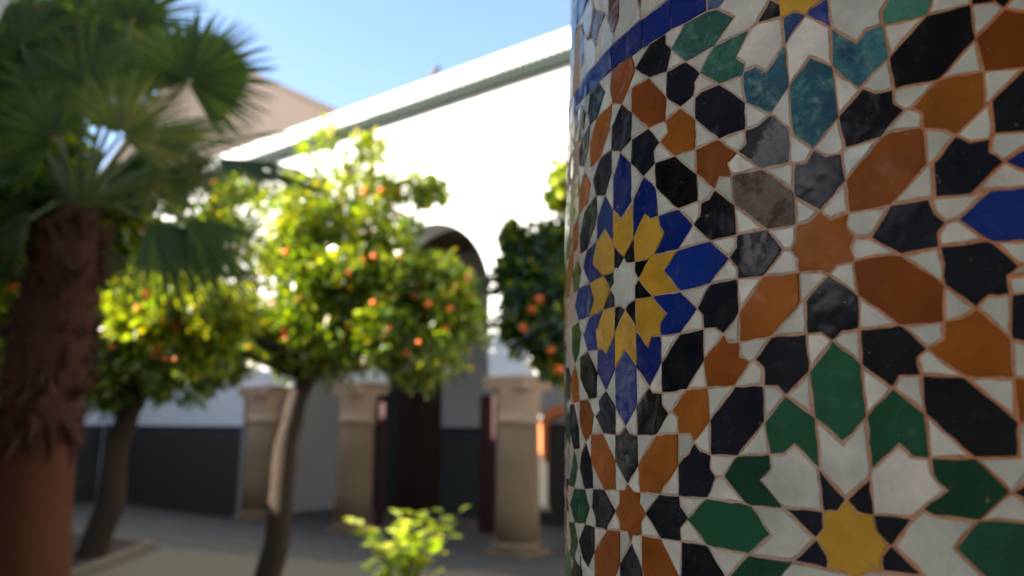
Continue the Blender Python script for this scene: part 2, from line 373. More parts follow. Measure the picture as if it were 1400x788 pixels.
for k in range(2):
    b = MB(); b.box(min(xa,xb) + wd*.12, max(xa,xb) - wd*.12, 2.60, 2.6195, .2 + 1.15*k, 1.2 + 1.15*k); b.out('door_panel', M_pale, dr)
panel('door_step', xs(412), xs(466), 0, .02, M_dado, th=.35)
b = MB(); x0 = at_back(655, 640, 1.2)[0]; x1 = at_back(676, 640, 1.2)[0]; b.box(min(x0,x1), max(x0,x1), 1.2, 1.26, 0, 2.0); b.out('shutter_leaf', M_red, fac)
b = MB(); x0 = at_back(516, 640, .8)[0]; x1 = at_back(523, 640, .8)[0]; b.box(min(x0,x1), max(x0,x1), .8, .86, 0, 1.9); b.out('shutter_leaf', M_red, fac)
# made-up arch whose orange colour paints a sunlit patch, right-hand bay
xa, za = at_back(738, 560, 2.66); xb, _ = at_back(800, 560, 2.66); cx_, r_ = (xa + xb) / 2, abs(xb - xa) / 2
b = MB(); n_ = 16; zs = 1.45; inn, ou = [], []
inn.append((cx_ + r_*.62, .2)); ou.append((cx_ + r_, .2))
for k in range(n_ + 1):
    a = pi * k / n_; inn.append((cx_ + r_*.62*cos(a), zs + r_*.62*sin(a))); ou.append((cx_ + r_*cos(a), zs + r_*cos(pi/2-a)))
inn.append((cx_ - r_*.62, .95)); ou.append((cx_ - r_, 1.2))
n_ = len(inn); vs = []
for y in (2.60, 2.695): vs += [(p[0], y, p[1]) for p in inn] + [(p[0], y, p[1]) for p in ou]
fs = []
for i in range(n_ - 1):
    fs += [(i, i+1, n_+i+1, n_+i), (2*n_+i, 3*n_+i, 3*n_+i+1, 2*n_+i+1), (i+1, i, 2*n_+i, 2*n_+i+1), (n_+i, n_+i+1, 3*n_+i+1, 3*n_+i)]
b.add(vs, fs); b.out('sun_patch_arch', M_sun_patch, fac)
panel('door', cx_ - r_*.62, cx_ + r_*.62, 0.01, 1.6, M_wood, y=2.698, th=.02)  # dark infill of the made-up arch
# roof slab of the building
b = MB(); b.box(-15, 9, .303, 6.5, 5.95, 6.1); b.out('roof', M_plaster, fac)

# stone columns of the far arcade
COLS = [(0.0, 'stone column with flared capital coloured as sunlit, nearest the tiled column'),
        (T2, 'stone column with flared orange-tinged capital, middle of the far arcade behind the low shrub'),
        (T3, 'stone column ending the far arcade, partly hidden behind the orange tree trunk')]
def make_column(t, label):
    c = thing('stone_column', label, 'column', L(t, 0, 0), FRZ, 'stone columns of the far arcade')
    b = MB(); b.box(-.29, .29, -.29, .29, 0, .05); b.out('plinth', M_stone, c)
    b = MB(); b.lathe([(.275, .053), (.285, .08), (.285, .12), (.27, .15)], 28); b.out('base', M_stone, c, True)
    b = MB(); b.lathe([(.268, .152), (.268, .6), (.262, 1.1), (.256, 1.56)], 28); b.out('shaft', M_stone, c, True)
    b = MB(); b.lathe([(.258, 1.562), (.285, 1.58), (.285, 1.615), (.262, 1.63), (.264, 1.75), (.275, 1.86), (.295, 1.95), (.305, 1.985)], 28); b.out('capital', M_stone_lit, c, True)
    b = MB(); b.add([(-.30,-.30,1.988),(.30,-.30,1.988),(.30,.30,1.988),(-.30,.30,1.988),(-.335,-.335,2.146),(.335,-.335,2.146),(.335,.335,2.146),(-.335,.335,2.146)],
        [(0,3,2,1),(4,5,6,7),(0,1,5,4),(1,2,6,5),(2,3,7,6),(3,0,4,7)]); b.out('abacus', M_stone_lit, c)
for t, l in COLS: make_column(t, l)

_d = Vector((COL_D * sin(COL_AL), COL_D * cos(COL_AL), 0)) - A0
TC0, OC0 = _d.dot(VV), _d.dot(NV)
# perched bird on the coping
bp = L(0, 0, 0); hx = at_back(593, 97, -.15)[0]
def make_bird(x):
    root = thing('bird', 'small dark bird perched on top of the white parapet against the sky', 'bird', A0 - VV * x + NV * .13 + Vector((0, 0, 6.586)), FRZ)
    me = bpy.data.meshes.new('body'); 
    vs = [(0,0,.02),(0.01,0,.09),(0.035,0,.135),(.065,0,.165),(-.05,0,.075),(-.13,0,.05)]
    me.from_pydata(vs, [(0,1),(1,2),(2,3),(1,4),(4,5)], [])
    o = link('body', me, M_bird, root); md = o.modifiers.new('s', 'SKIN'); 
    for k, r in enumerate([.018, .048, .034, .026, .036, .01]): me.skin_vertices[0].data[k].radius = (r, r)
    me.skin_vertices[0].data[1].use_root = True; me.skin_vertices[0].data[0].use_root = False
    o.modifiers.new('ss', 'SUBSURF').levels = 1; o.modifiers['ss'].render_levels = 2
    for s in (-1, 1):
        b = MB(); b.tube([(0, s*.018, .05), (0, s*.02, .0)], [.004, .003], 6); b.out('leg', M_bird, root)
    b = MB(); b.tube([(.085, 0, .168), (.108, 0, .162)], [.007, .001], 6); b.out('beak', M_bird, root)
make_bird(hx)
for o in COLL.objects:
    if o.name == 'bird': o.scale = (1.35, 1.35, 1.35)

# building with a hipped clay roof far behind on the left
pb = pix(545, 206, 19); pa = pix(318, 92, 22)
far_b = thing('hip_roofed_building', 'distant building under a pinkish hipped clay tile roof behind the palm', 'building', (pb.x, pb.y, 0))
ex = Vector((-.9, .42, 0)); dz = pb.z
cr = [Vector((0, 0, dz)), ex * 12 + Vector((0, 0, dz)), ex * 12 + Vector((4.2, 9, dz)), Vector((4.2, 9, dz))]
ap = pa - Vector((pb.x, pb.y, 0)); ap2 = ap + ex * 3.0
b = MB(); b.add([(0,0,0), ex*12, ex*12+Vector((4.2,9,0)), Vector((4.2,9,0))] + [c - Vector((0,0,.15)) for c in cr], [(0,1,5,4),(1,2,6,5),(2,3,7,6),(3,0,4,7),(4,5,6,7)])
b.out('wall', M_plaster, far_b)
b = MB()
def slope(q0, q1, q2, q3, n):       # tiled slope: ribs follow the fall of the roof
    for k in range(n):
        for (f0, f1, h) in ((k/n, (k+.5)/n, .10), ((k+.5)/n, (k+1)/n, 0.0)):
            fa, fb = q0.lerp(q1, f0), q0.lerp(q1, f1); ta, tb_ = q3.lerp(q2, f0), q3.lerp(q2, f1)
            m0, m1 = (fa+fb)/2 + Vector((0,0,h)), (ta+tb_)/2 + Vector((0,0,h))
            b.add([fa, m0, m1, ta, fb, tb_], [(0,1,2,3),(1,4,5,2)])
slope(cr[0] + Vector((.2,-.5,0)), cr[1] + Vector((0,-.5,0)), ap2, ap, 70)
slope(cr[3], cr[0] + Vector((.2,-.5,0)), ap, ap + Vector((.01,.01,0)), 45)
o = b.out('roof', M_rooft, far_b)
b = MB(); b.tube([cr[0] + Vector((.2,-.5,.02)), ap + Vector((0,0,.03))], [.10, .10], 8); b.out('hip_ridge', M_rooft, far_b)
b = MB(); b.tube([ap + Vector((0,0,.03)), ap2 + Vector((0,0,.03))], [.10, .10], 8); b.out('ridge', M_rooft, far_b)

wing = thing('added_wing', 'wing added at the far left end of the courtyard to darken the tile reflections', 'building', A0, FRZ)  # added so the tiles mirror something dark instead of bright sky
b = MB(); b.box(-13.5, -10.4, -OC0 + .6, -.26, 0, 6.3); b.out('wall', M_plaster, wing)
b = MB(); b.box(-10.397, -10.36, -OC0 + .6, -.30, 0, 1.5); b.out('dado', M_dado, wing)
for k in range(3):
    y = -1.6 - 2.2*k
    b = MB(); b.box(-10.397, -10.33, y - .55, y + .55, 1.503 if k == 1 else 1.6, 2.9); b.out('shutter', M_red if k != 1 else M_wood, wing)
# ------------------------------------------------------------------ near gallery (we stand in it)
TC, OC = TC0, OC0          # the tiled column in courtyard coordinates
HT = 2.1 + OC * math.tan(SUN_EL) / cos(R_(40))
gal = thing('near_gallery', 'white gallery building that shelters the tiled column and shades the courtyard', 'building', L(0, OC, 0), FRZ)
nb = [(TC + .42 + 3.3*k, TC + 2.88 + 3.3*k) for k in range(-1, 5)]
wall_with_arches(nb, TC - 3.2, 22.0, 2.30, 2.55, 3.395, -.22, .22, .62).out('arcade_wall', M_plaster, gal)
def seg_wall(t0, t1, z0, z1, y0=-.22, y1=.22, name='shading_wall'):
    b = MB(); b.box(-t1, -t0, y0, y1, z0, z1); return b.out(name, M_plaster, gal)
# local y > 0 points away from us, so the gallery lies at local y < 0
H2 = 5.45  # made-up roofline: its steps are shaped to place sun and shade
seg_wall(TC - 3.2, 22.0, 3.398, 3.43, -3.5, .22, 'low_roof')
seg_wall(TC - 3.2, .85, 3.433, H2, -.45, .22); seg_wall(3.42, 4.13, 3.433, 3.65, -.45, .22)  # gaps added so sun reaches the shrub, crowns and trunk
seg_wall(4.133, 5.6, 3.433, H2, -.45, .22); seg_wall(5.603, 22.0, 3.433, HT, -.45, .22)
W0, W1 = TC + .7, TC + 2.9            # unseen opening added behind the photographer to brighten the column tiles
seg_wall(TC - 3.2, W0, 0, 3.395, -3.5, -3.3, 'back_wall'); seg_wall(W1, 22.0, 0, 3.395, -3.5, -3.3, 'back_wall')
seg_wall(W0 + .002, W1 - .002, 0, 2.35, -3.5, -3.3, 'back_wall'); seg_wall(W0 + .002, W1 - .002, 3.34, 3.395, -3.5, -3.3, 'back_wall'); seg_wall(TC - 3.4, TC - 3.203, 0, 3.395, -3.5, .22, 'end_wall')
b = MB(); b.box(-22.0, -(TC - 3.2), -3.297, .24, -.018, .02); b.out('gallery_floor', M_marble, gal)
b = MB(); b.box(-22.0, -(TC-3.2), -3.297, -.223, 3.33, 3.394); b.out('ceiling_boards', M_plaster, gal)
for k in (-1, 1, 2, 3, 4, 5):
    c = thing('gallery_column', 'plain column of the near gallery outside the picture', 'column', L(TC + 3.3*k, OC, 0), FRZ, 'columns of the near gallery')
    b = MB(); b.lathe([(.30, .022), (.28, .1), (.28, 1.9), (.30, 1.95), (.36, 2.1), (.38, 2.297)], 28); b.out('shaft', M_plaster, c, True)

VERTS = """-4570,6939 -4335,7164 -4242,7297 -3713,7305 -3492,7247 -3172,6946 -3575,6579 -4222,6544 -2875,6598 -3144,6197 -2989,6019 -3033,5817 -3506,5841
-3904,6188 -3213,7461 -2480,7131 -2487,6975 -2737,6655 -2328,6829 -2319,6598 -1573,6755 -1569,6628 -1847,6546 -1915,6477 -2096,6597 -2290,6560
-2276,6079 -1535,6116 -2994,5895 -2795,5890 -2605,5730 -2237,5372 -2567,4985 -3001,5329 -1882,5740 -1560,5468 -1538,5066 -1517,4648 -1910,4227
-2211,4550 -1189,5736 -1053,5899 -809,5910 -766,5385 -1210,5021 -660,6416 -809,6133 -243,5883 -91,6225 -2271,4667 -2286,4112 -2757,4120 -3175,4512
-3020,4614 -3024,4863 -2797,4865 -1724,4071 -1507,4061 -1471,3640 -1864,3248 -2228,3539 -2213,4059 -2018,4053 -3304,4141 -2243,3635 -2239,3093
-2723,3119 -3268,3634 -3249,3128 -2471,2742 -2820,2373 -3269,2402 -3261,2574 -3414,2768 -3268,2925 -2043,3109 -1729,3093 -1456,3155 -1510,2945
-1399,2771 -1473,2628 -1438,2412 -1675,2390 -1800,2270 -1922,2335 -2229,2360 -2240,2564 -2343,2727 -2262,2834 -2250,1896 -2731,1424 -3288,1391
-3278,1849 -1409,1921 -1437,1438 -1667,1424 -1806,1292 -1963,1420 -2179,1421 -2165,1923 -2166,871 -2552,530 -2684,670 -2908,688 -2893,955 -3040,1087
-3583,1533 -3496,1396 -3296,1166 -3118,1057 -3362,779 -3407,695 -3946,691 -3995,1149 -2913,149 -3414,-376 -3928,-379 -3914,174 -1438,938 -1442,516
-1417,220 -1767,-154 -1860,-49 -2147,226 -1163,1439 -922,1462 -597,1118 -736,991 -693,760 -954,763 -1061,603 -690,247 -678,-326 -892,-304 -1040,-150
-1345,-448 -1408,-480 -2125,185 -2117,-513 -2463,-178 -2636,-325 -2852,-337 -2835,-544 -3027,-719 -2680,-1095 -3301,-1083 -3677,-708 -2096,-1097
-2101,-1331 -2215,-1483 -1768,-914 -1898,-1080 -1431,-612 -1420,-1097 -1625,-1084 -1388,-1316 -1246,-1478 -1353,-1619 -1363,-1816 -1569,-1850
-1716,-1995 -1856,-1871 -2080,-1869 -2078,-1685 -2570,-1825 -944,-1099 -1214,-1472 -884,-1806 -4028,-1063 -3450,-1079 -3214,-1111 -2911,-1501
-3299,-1826 -4059,-1785 -4451,-1415 -2852,-2182 -2908,-2281 -3630,-2395 -3703,-2247 -171,-306 175,-717 -185,-1070 -685,-1055 -819,-984 -522,-728
-677,-527 279,-1072 501,-1074 427,-1848 -154,-1817 -209,-1736 -481,-1429 190,-717 562,-445 515,-928 -211,730 331,152 291,-286 -377,1466 -194,1485
8,1616 357,1195 337,698 -392,1229 -343,2477 205,2510 534,2133 395,2001 403,1765 157,1770 -339,1965 -314,2244 776,1765 705,1036 670,672 610,53
-1119,2450 -830,2428 -867,1443 -893,3159 -411,3165 -367,2945 -237,2818 -352,2685 -1196,2732 -94,2834 284,3180 674,3163 910,3145 841,2434 275,2471
-31,4015 122,3884 381,3892 331,3709 490,3543 82,3160 -348,3176 -337,3653 981,3869 918,3233 415,4422 848,4822 1097,5023 746,3925 407,3955 -169,4866
368,4866 334,4359 -154,4120 -412,4195 -397,4413 -522,4531 693,5730 835,5638 1150,5545 1080,4857 318,5365 315,6100 303,5880 583,5860 816,5880 846,5949
-738,4875 -1145,5006 -978,4873 -758,4662 -630,4523 -950,4186 -1448,4138 -830,4242 -412,3673 -3527,4851 -4032,5373 -4017,5763 -3860,5841 -3381,4667
-3385,4373 -3554,4172 -3642,3989 -4020,4353 -4035,4825 -3770,3115 -4122,3481 -3972,3598 -3963,3804 -3772,3855 -4486,3106 -3806,2401 -4471,2364
-4842,2782 -3737,1649 -3980,1656 -3991,1889 -4104,2020 -5190,2382 -4502,1638 -4989,1648 -4981,1884 -4824,2011 -5580,2767 -5246,3100 -5650,3689
-5374,3970 -5191,3826 -4979,3823 -4937,3624 -4823,3462 -5104,3141 -5699,3112 -5710,3582 -5956,3154 -6059,3274 -6411,3560 -6278,3104 -6420,3128
-5705,2937 -5699,2403 -5703,2643 -5705,1885 -6043,2254 -5932,2343 -6435,2355 -6205,2347 -6442,1879 -6593,2729 -6437,2547 -6925,2364 -6938,3071
-6466,3078 -6457,2856 -6474,4335 -6177,4081 -5739,4260 -6473,3684 -6824,4033 -6672,3870 -7402,3399 -7211,3860 -7007,3889 -7604,3029 -7649,2320
-7377,2650 -6449,1803 -6804,1462 -6966,1582 -7194,1595 -7266,1981 -5682,1796 -5705,1137 -6086,1498 -6445,1159 -5229,1657 -5342,1467 -6191,5445
-5801,5093 -5796,4319 -6471,4965 -5401,4709 -5041,4387 -5725,4358 -4471,3841 -4977,1173 -5336,752 -5719,441 -6110,67 -6450,417 -6829,758 -7229,1127
-7740,1604 -7991,1974 -8377,3055 -8408,2349 -8662,2709 -7762,3803 -8008,3443 -7888,3661 -6822,4736 -7188,4341 -5053,4863 -4537,4845 -4011,3867
-4388,5715 -4921,5227 -4715,5343 -4763,5595 -5244,5617 -5093,5111 -5790,5581 -5215,6628 -4723,6044 -5772,6146 -5765,6644 -4035,6068 -4049,5837
-4701,6546 -5190,7328 -4735,7323 -4728,7121 -5644,7004 -6528,7380 -5777,7332 -5926,6665 -6146,6461 -6520,6633 -6628,6995 -7659,7361 -7190,7401
-6856,7021 -7265,6598 -7674,6604 -7837,6951 -6594,6284 -6650,6097 -7065,5634 -7602,5595 -7642,6137 -6547,5622 -6538,6118 -7441,5253 -7257,4847
-6528,5138 -7708,6297 -7780,6052 -8030,5731 -8419,5933 -8473,6269 -8191,6489 -7963,5623 -7568,5211 -7748,4852 -8411,4751 -8422,5308 -7667,4779
-7951,4678 -8279,4230 -8247,3806 -7294,4242 -7203,4488 -8383,3795 -8168,3411 -8814,3026 -8945,3483 -8399,4345 -8522,4036 -8901,3988 -8962,4593
-8457,5772 -8566,5144 -8962,4751 -9386,4867 -9409,5289 -8803,5692 -8291,7336 -7940,6976 -8061,6692 -8250,6512 -8790,6602 -9225,6916 -9155,7223
-8889,7428 -9166,6487 -8918,6179 -9026,5928 -9304,5839 -9518,6243 -9115,2425 -9415,2295 -9473,2234 -9132,1674 -8189,2021 -8332,1679 -8704,1448
-8985,1710 -9047,2298 -7305,629 -7724,617 -8288,1092 -8266,1546 -6477,-96 -6997,-72 -7341,266 -7136,385 -7185,574 -8345,604 -7437,289 -7571,-79
-7927,-242 -8168,-80 -8367,148 -8411,1052 -8870,569 -9262,922 -9117,1177 -9300,554 -8416,56 -8368,-402 -8893,-444 -9285,-40 -7599,-621 -7527,-911
-7499,-1148 -8023,-1200 -8350,-840 -8230,-459 -8715,-535 -8545,-805 -8660,-1040 -8852,-1241 -9623,-1245 -9358,-973 -9101,-754 -6487,-578 -6503,-1096
-6958,-1139 -5997,-49 -5723,-98 -5715,-617 -6057,-965 -6252,-51 -5247,652 -4989,636 -4993,447 -4837,289 -5171,-79 -4389,681 -4265,-187 -4347,-46
-4624,-47 -4627,212 -4754,325 -4635,-563 -5115,-1077 -5666,-1089 -4149,-324 -3939,-593 -3846,-719 -4638,-1068 -4525,-443 -4389,-373 -4623,-1240
-4620,-1577 -4619,-1785 -5122,-1808 -5502,-1438 -4648,-2565 -5649,-1816 -4642,-2417 -5463,-2709 -5656,-2387 -5887,-1091 -5684,-1271 -5651,-1593
-5937,-1857 -5974,-1981 -6129,-1811 -6360,-1819 -6366,-1645 -6508,-1499 -6351,-1343 -6352,-1113 -6155,-1079 -6833,-1790 -6894,-1877 -7390,-1889
-7393,-1731 -7583,-1533 -7738,-1548 -7996,-1892 -8840,-1965 -9275,-1629 -6372,-2400 -6669,-2828 -6791,-2954 -7429,-3076 -7461,-2361 -7462,-1884
-7846,-2726 -8202,-2600 -8441,-2273 -5604,-2578 -5740,-2759 -6368,-2875 -9583,-2022 -8562,-2319 -8785,-2648 -9026,-2791 -9401,-2698 -9247,-2369
-8712,-2733 -8233,-2820 -8217,-3228 -9000,-3382 -9032,-3046 -8777,7528 -7731,7384 -7799,7934 -8836,7924 -6590,7936 -5384,7332 -5427,7959 -4591,7344
-4576,7978 -3750,7716 -4547,8116 -3694,7689 -6799,9350 -6288,9059 -6277,8429 -6494,8181 -6761,8600 -7424,9197 -6902,8866 -7211,8629 -7392,8300
-7601,8655 -7991,8813 -7768,8905 -7576,9399 -8532,9504 -8252,9099 -8190,8357 -8495,8303 -8672,8689 -8714,9279 -5669,8715 -5417,8577 -5493,8232
-9706,10416 -9144,10734 -7822,9945 -8430,9732 -9286,9742 -6525,7937 -7386,7913 -7517,9766 -8479,7890 801,2028 817,2193 -7084,9514 -5770,8770
-4819,8258 -4053,7865 -3402,7550 -2826,7284 -2306,7056 -1828,6857 -1383,6681 -966,6525 -571,6385 -194,6259 167,6145 515,6041 1182,5862 1138,5429
1053,4581 1011,4165 969,3754 929,3350 891,2952 853,2558 741,1403 633,285 597,-80 528,-798 494,-1151 460,-1501 120,-1881 -197,-1916 -525,-1954
-867,-1996 -1225,-2042 -1601,-2092 -2001,-2147 -2428,-2209 -3392,-2357 -3951,-2448 -4586,-2555 -5331,-2685 -6254,-2854 -7537,-3097"""
TILES = """O444 443 431 446 445
T26 30 29 28 11 33 32 31
W26 31 34 35 27 23
C26 23 24 25
W26 25 19 17 8 9 10 28 29 30
W67 68 66
R67 66 65 60 64 51 63
W67 63 278 279
K67 279 286 285 284 283 282 68
W68 282 73 74
K68 74 73 72 71 70 69 66
O528 524 517 533 532 531
W528 531 538 539 526 527
O528 527 526 117 112 525 530 529
W528 529 530 523 524
W531 532 537
K531 537 168 536 535 116 534 526 539 538
K676 177 178 173 542 547 545 677
B358 360 333 310 302 303 304 305 359
W358 359 379
K358 379 387 383 386 388 355
W358 355 356 360
W360 356 332 333
W507 508 502 503 506
G507 506 505 497 511 510 509 508
G508 570 569 568 567 502
W159 160 161 162 164 175 176 674 673 672 671 670 669 668 667 188 189 190 191 181 182 183 165 166 167 158
Y159 158 157 156 155 153 154 150 151 147 148 149 163 162 161 160
W375 440 371 340
B375 340 328 337 338 374 376
W375 376 374 436 439 440
K440 439 442 441 371
W180 181 186 187 194 192
W180 192 193 663 215 196 197 179
G180 179 132 185 184 183 182 181
K192 194 664 193
A8 6 13 12 11 28 10 9
w8 17 16 15 644 14 4 5 6
W40 41 42 46 45 648 647 20 21 27
T40 27 35 44 43 42 41
W599 401 399 396
B599 396 397 601 602 600
B599 600 633 598 400 401
W600 602 604 641 626 627
W600 627 625 640 607 608 609 633
O251 250 249 231 248 247 246 252
W251 252 267 268 270 250
W252 246 263 266 267
Y328 340 342 341 327 325
K328 325 330 329
Y328 329 315 313 334 336 335 339 338 337
W100 101 123
G100 123 137 122 121 120 119 118 96
W100 96 97 98
K100 98 90 105 104 103 102 101
G101 114 141 140 139 138 137 123
W101 102 103 114
W471 472 490 477 478
W471 478 369 370 470
G471 470 372 474 473 472
K478 477 476 475 368 369
W132 179 131
G132 131 130 120 136 135 134 133
W132 133 134 135 136 152 153 165 183 184 185
B343 344 345 346 368 367 351
Y343 351 350 349 348 319 320
W343 320 324
Y343 324 322 327 347 346 345 344
W92 106 107 91
O92 91 90 89 85 70
W92 70 71
K92 71 288 294 293 292 291 106
O106 113 112 111 110 109 108 91 107
W106 291 292 113
W532 533 551 544
K532 544 543 542 541 174 540 537
W537 540 174 168
W351 367 366
B351 366 365 364 349 350
W366 479 519 365
K366 367 483 482 481 480 479
W42 43 47
A42 47 48 650 649 45 46
K420 433 434 435 436 374 437 438
W420 438 437 378 377
K420 377 421 417 414 419
W420 419 429 430 433
W73 288 71 72
B73 282 287 290 289 288
W284 285 381 361 283
W285 286 279 280 381
K205 204 211 210 200 209 208 207 206 230
B205 230 229 660 659 228 227 226 225
W205 225 222 223 204
W230 206 638 229
W243 242 256
O243 654 255 254 253 257 247 242
K256 242 241 245 244 239 656 655
W594 460 453 454 411 406 595
B594 595 596 636 597
W51 64 61 50
S51 50 49 32 55 54 53 52
W51 52 277 63
K64 60 59 58 57 56 38 62 61
W225 226 236 237 220 221 222
W226 227 228 240 235 236
W103 104 105 109 110 111
K103 111 117 116 115 114
W111 112 117
W37 38 56 57 269
K37 269 268 267 266 263 265 264
W37 264 44 35 36
T37 36 35 34 31 39 38
W264 265 263 43 44
W432 448 449 446 431
O432 431 430 429 428
W432 428 424 425 447
D432 447 452 451 450 449 448
W635 618 611 612 610 606 639
W635 630 618
K317 321 320 319
Y317 319 348 353 352 297 298 299 295
K317 295 300 318
W317 318 300 316 309 311 312 314 315 329 330 325 326 322 323 320 321
K166 156 157 158 167
K166 165 153 155 156
B604 602 601 2 3 603 642
D460 459 458 457 456 455 454 453
Y15 16 18 19 25 24 23 22 21 20 646 645
K16 17 19 18
O409 416 415 414 413 412 404
W409 404 405 400 407 408
K409 408 407 406 411 410
W409 410 422 423 416
K410 427 426 425 424 423 422
W410 411 454 455 456 427
K47 43 263 246 257 259
W47 259 258 651 48
O215 662 214 202 196
K258 259 260 253 261 262 652
W259 257 253 260
W57 58 268 269
W428 429 419 414 415 416 423 424
W206 207 637 638
O199 198 203 126 195 202 201 200
W199 200 210 198
W200 201 208 209
W496 497 505 506 503 504
W496 504 487 488 489 495
K496 495 491 494 498 497
K504 503 502 501 500 499 487
W80 81 216 217 224 79
O80 79 78 77 76 59 75 65 88 87 86 85 84 83 82 81
W81 82 83 93
O81 93 125 218 198 210 217 216
K292 296 362 521 525 113
W292 293 294 296
D461 465 464 463 462
W140 141 142 143 144 147 138 139
G141 115 146 145 170 144 143 142
W141 114 115
W399 402 392 389
K399 389 395 0 398 397 396
O399 401 400 405 404 403 402
W383 387 379 380
O383 380 281 273 382 385 384
W383 384 385 386
W433 430 431 443 435 434
W232 233 245 241 248 231
K232 231 238 237 236 235 234 233
W233 234 235 239 244 245
O543 546 549 548 678 545 547
W543 547 542
W543 544 552 546
W173 178 172
G173 172 171 170 145 169 168 174
W173 174 541 542
K313 315 314 312
Y313 312 310 333 332 331 334
B334 331 377 378 338 335 336
W591 680 574 575 577 578 579 584 585 589 590
K591 590 589 593 592
W385 382 390
O385 390 389 392 391 386
B22 23 27 21
W546 553 554 549
O546 552 544 551 533 550 518 561 560 559 558 557 556 555 554 553
K324 320 323 322
W32 49 39 31
W32 33 54 55
K479 512 518 517 516 515 365 519
W479 480 512
W115 116 535 536 146
K325 327 322 326
G187 186 181 191 190 189 188 666 665
W568 569 584 579
K568 579 578 577 575 576
W568 576 564 565 566 567
W576 575 563 564
W207 208 212 637
W198 218 126 203
W287 282 283
B287 283 361 305 306 307 308
Y287 308 301 300 295 289 290
W0 395 7
A0 7 6 5 4 3 2 1
W0 1 2 601 397 398
K395 390 382 394 393 13 7
W395 389 390
W65 75 59 60
W65 66 69 87 88
W335 338 339
B298 297 296 294 289 295 299
W214 213 201 202
W417 421 357 354
K417 354 388 391 403 418
W417 418 413 414
W418 403 404 412 413
K147 151 150 138
K147 144 149 148
Y308 307 306 305 304 303 302 310 309 301
W359 305 361
K359 361 381 280 380 379
B631 630 629 628 632
W631 632 619 620 616 617 618 630
K208 201 213 661 212
W273 281 272
K273 272 54 33 12 275 274
W273 274 394 382
W572 573 582 571
O572 571 556 563 575 574 573
W549 580 581 548
K549 554 571 582 679 581 580
B240 658 657 239 235
B331 332 356 355 354 357
W331 357 421 377
W380 280 281
W513 514 558 559 560
W513 560 561 518 512
O513 512 480 486 499 514
K514 501 566 565 564 563 562 558
W514 499 500 501
W391 388 386
W391 392 402 403
W468 469 473 474 466 467
W364 365 515 516
K364 516 524 523 522 521 520 363
W364 363 349
W475 476 485 481 482 483
W475 483 367 368
W202 195 196
G178 177 675 176 175 164 172
O63 277 52 276 272 281 280 279 278
N606 610 609 608 607
W274 275 12 13 393 394
W246 247 257
K310 312 311 309
W524 516 517
W354 355 388
W77 78 79 224 219
O77 219 271 250 270 268 58
W77 58 59 76
K219 224 217 204 223 222 221 220
W219 220 237 238 271
W195 126 127 128
K195 128 131 179 197 196
N616 615 614 613 612 611 618 617
W616 620 621 622 636 596 634 614 615
N620 619 624 623 622 621
W520 521 362 363
W521 522 523 530 525
W136 120 121 122 137 138 150 152
K152 150 154 153
W612 613 614 634 598 633 609 610
W288 289 294
W297 362 296
B297 352 353 348 349 363 362
O472 493 492 491 484 490
B340 371 373 372 341 342
W554 555 556 571
W54 272 276 52 53
W112 113 525
W146 536 168 169 145
W271 238 231 249 250
K162 163 149 164
W164 149 144 170 171 172
W94 95 96 118
K94 118 130 129 128 127 126 218 125 124
W94 124 125 93
K94 93 83 99 98 97 96 95
W118 119 120 130
G586 585 584 569 583 588 587
W87 69 70 85 86
W374 338 378 437
W130 131 128 129
W61 62 38 39 49 50
K301 309 316 300
C3 4 14 643 605
W3 605 603
B341 370 369 346 347 327
W341 372 470 370
W255 653 262 261 253 254
W91 108 109 105 90
W247 248 241 242
B595 406 407 400 598 634 596
W481 485 486 480
O485 476 484 489 488 487 486
W83 84 85 89 99
W99 89 90 98
W346 369 368
N626 625 627
W501 502 567 566
W486 487 499
W518 550 533 517
W6 7 13
W563 556 557 558 562
W204 217 210 211
W12 33 11
W116 117 526 534
W484 491 495 489
W484 476 477 490"""

# ------------------------------------------------------------------ the zellige column
AX = Vector((COL_D * sin(COL_AL), COL_D * cos(COL_AL), 0))
CC, CS = cos(COL_AL), sin(COL_AL)
ZS = [-9, .35, .52, .66, .80, 1.08, 9]; RS = [1.0, 1.0, .9965, .9935, .9905, .978, .976]
def rz(z):
    for k in range(len(ZS) - 1):
        if z <= ZS[k+1]: return RS[k] + (RS[k+1] - RS[k]) * (z - ZS[k]) / (ZS[k+1] - ZS[k])
    return RS[-1]
def nrm(th): return Vector((-cos(th)*CS + sin(th)*CC, -cos(th)*CC - sin(th)*CS, 0))
def onc(th, z, h):       # unrolled point -> column space (origin at the foot of the axis)
    v = nrm(th) * (rz(z) * COL_R + h); v.z = CAM_H + z * COL_R; return v
col = thing('tiled_column', 'round column clad in zellige mosaic of coloured star tiles, filling the right of the view', 'column', AX)
b = MB(); n = 96
prof = [(rz(z) * COL_R + .00005, CAM_H + z * COL_R) for z in [-5.28, -3, -1.5] + [k * .06 for k in range(-8, 20)] + [1.33]]
b.lathe(prof, n); b.out('mortar_core', M_grout, col, True)
zt = CAM_H + 1.33 * COL_R
b = MB(); b.lathe([(.275, zt + .003), (.29, zt + .02), (.275, zt + .05), (.275, 2.05), (.30, 2.08), (.36, 2.2), (.39, 2.296)], 48); b.out('capital', M_plaster, col, True)

